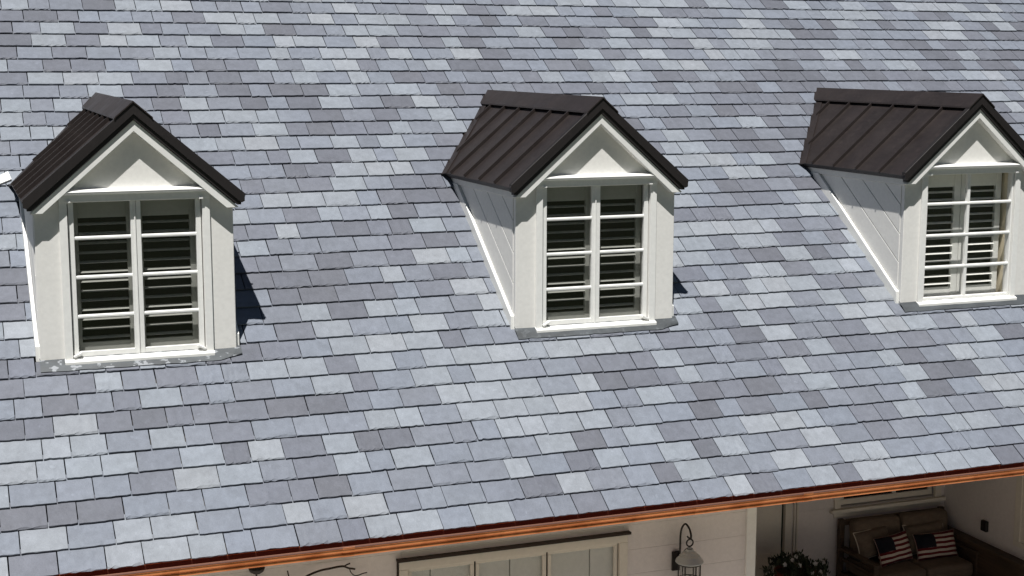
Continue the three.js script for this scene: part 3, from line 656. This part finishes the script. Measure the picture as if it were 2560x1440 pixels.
{
  const S = thing('outdoor_sofa', 'brown wooden two-seat sofa with tan cushions under the porch window', 'sofa', [8.06, FLOOR, -1.02]);
  const H = 0.575, x = 0.64, zb = -0.34, zf = 0.36;
  for (const s of [-1, 1]) {
    part('leg', bx(s * x - 0.03, s * x + 0.03, 0, 0.87, zb, zb + 0.055, 0.006), M.wood, S);
    part('leg', bx(s * x - 0.03, s * x + 0.03, 0, H - 0.031, zf - 0.06, zf, 0.006), M.wood, S);
    part('arm', bx(s * x - 0.045, s * x + 0.045, H - 0.03, H, zb + 0.056, zf + 0.02, 0.008), M.wood, S);
    part('side_rail', [bx(s * x - 0.015, s * x + 0.015, 0.22, 0.3, zb + 0.056, zf - 0.061, 0.004), bx(s * x - 0.012, s * x + 0.012, 0.42, 0.46, zb + 0.056, zf - 0.061, 0.004)], M.wood, S);
  }
  part('top_rail', [bx(-x + 0.03, x - 0.03, 0.8, 0.855, zb, zb + 0.045, 0.006)], M.wood, S);
  for (let i = 0; i < 7; i++) part('back_slat', bx(-0.52 + i * 0.165, -0.47 + i * 0.165, 0.3, 0.799, zb + 0.01, zb + 0.03, 0.003), M.wood, S);
  part('seat_frame', [bx(-x + 0.03, x - 0.03, 0.22, 0.3, zf - 0.05, zf - 0.015, 0.005), bx(-x + 0.016, x - 0.016, 0.24, 0.29, zb + 0.06, zf - 0.051, 0.005)], M.wood, S);
  for (const s of [-1, 1]) {
    const seat = new RoundedBoxGeometry(0.58, 0.16, 0.68, 3, 0.045).translate(s * 0.297, 0.375, 0.03);
    part('seat_cushion', seat, M.cloth, S);
    const c = new RoundedBoxGeometry(0.6, 0.44, 0.15, 4, 0.06); c.rotateX(-0.16); c.translate(s * 0.308 + 0.02, 0.665, -0.19);
    part('back_cushion', c, M.cloth, S);
  }
}
function pillow(name, label, group, pos, w, h, t, rot, m, pipe) {
  const P = thing(name, label, 'cushion', pos, 0, group);
  P.rotation.set(...rot);
  part('cover', cushion(w, h, t), m, P);
  part('piping', piping(w, h, 0.16), pipe, P);
}
pillow('tan_cushion', 'plain tan cushion with pale piping, standing behind the left striped cushion', 'cushions on the porch sofa', [7.68, -2.78, -1.11], 0.46, 0.3, 0.13, [-0.35, 0.1, 0.12], M.cloth, M.paleCloth);
pillow('tan_cushion', 'plain tan cushion showing around the right striped cushion', 'cushions on the porch sofa', [8.345, -2.8, -1.11], 0.52, 0.32, 0.13, [-0.35, 0, 0.03], M.cloth, M.paleCloth);
pillow('flag_cushion', 'left stars-and-stripes style cushion with a navy corner, leaning askew on the sofa', 'cushions on the porch sofa', [7.845, -2.83, -0.98], 0.46, 0.3, 0.15, [-0.4, 0.15, 0.1], M.flag, M.flag);
pillow('flag_cushion', 'right stars-and-stripes style cushion with a navy corner, lying level on the sofa', 'cushions on the porch sofa', [8.385, -2.86, -0.98], 0.52, 0.29, 0.15, [-0.4, 0, -0.01], M.flag, M.flag);

// potted plant
{
  const P = thing('potted_plant', 'clay pot of dark leaves with white flowers on the porch beside the door', 'potted plant', [6.6, FLOOR, -0.9]);
  part('pot', toCreasedNormals(new THREE.LatheGeometry([[0, 0.0], [0.13, 0.0], [0.19, 0.46], [0.215, 0.47], [0.222, 0.54], [0.205, 0.545], [0.19, 0.5], [0, 0.49]].map((q) => new THREE.Vector2(...q)), 36).toNonIndexed(), 0.5), M.clay, P);
  part('soil', new THREE.CylinderGeometry(0.188, 0.185, 0.03, 24).translate(0, 0.505, 0), M.bark, P);
  const r = mulberry(314), leaves = [], stems = [];
  const leafAt = (c, size) => {
    const s = new THREE.Shape(); s.moveTo(0, 0); s.quadraticCurveTo(0.5, 0.35, 0, 1.1); s.quadraticCurveTo(-0.5, 0.35, 0, 0);
    const g = new THREE.ShapeGeometry(s, 3).toNonIndexed(); const p = g.attributes.position;
    for (let i = 0; i < p.count; i++) p.setZ(i, 0.25 * p.getX(i) * p.getX(i) - 0.18 * p.getY(i) * p.getY(i));
    g.scale(size, size, size); g.rotateX(-0.9 + 1.2 * r()); g.rotateY(r() * 6.28); g.rotateZ((r() - 0.5) * 1.2); g.translate(...c); g.computeVertexNormals(); return g;
  };
  const clumps = [];
  for (let i = 0; i < 44; i++) { const a = r() * 6.28, d = 0.31 * Math.sqrt(r()); clumps.push([d * Math.cos(a), 0.6 + 0.1 * (1 - d / 0.31) + 0.06 * (r() - 0.5) - (d > 0.24 ? 0.09 * r() : 0), d * Math.sin(a) * 0.9]); }
  for (const c of clumps) {
    stems.push(tube([[c[0] * 0.3, 0.5, c[2] * 0.3], [c[0] * 0.7, c[1] - 0.01, c[2] * 0.7], c], 0.003, 6, 4));
    for (let i = 0; i < 30; i++) leaves.push(leafAt([c[0] + 0.09 * (r() - 0.5), c[1] - 0.03 + 0.09 * (r() - 0.5), c[2] + 0.09 * (r() - 0.5)], 0.028 + 0.018 * r()));
  }
  const f = part('foliage', leaves, M.leaf, P); f.userData.kind = 'stuff';
  part('stems', stems, M.leaf, P);
  const spots = [[-0.2, 0.67, 0.12], [-0.1, 0.7, 0.1], [-0.06, 0.66, 0.17], [-0.03, 0.71, 0.05], [0.12, 0.66, 0.18], [0.26, 0.64, 0.05], [0.29, 0.62, 0.07], [0.04, 0.6, 0.25], [0.15, 0.59, 0.24]];
  for (const c of spots) {
    const g = [];
    for (let i = 0; i < 5; i++) { const q = new THREE.CircleGeometry(0.014, 8); q.scale(0.8, 1, 1); q.translate(0, 0.013, 0); q.rotateX(-0.35); q.rotateZ((i / 5) * 6.283); q.rotateX(-0.3 - 0.4 * r()); q.rotateY((r() - 0.5) * 0.4); q.translate(...c); g.push(q); }
    part('flower', g, M.petal, P);
  }
}
// small box on the side wall
{
  const B = thing('wall_box', 'small dark box fixed to the porch side wall above the ledge', 'wall box', [PX1 - 0.001, -2.65, -0.68]);
  part('box_body', bx(-0.035, 0, 0.0, 0.115, -0.045, 0.045, 0.005), M.black, B);
  part('box_cover', bx(-0.042, -0.0351, 0.01, 0.105, -0.035, 0.035, 0.002), M.iron, B);
}

scene.traverse((o) => { if (o.isMesh) { o.castShadow = true; o.receiveShadow = true; } });
renderer.render(scene, camera);
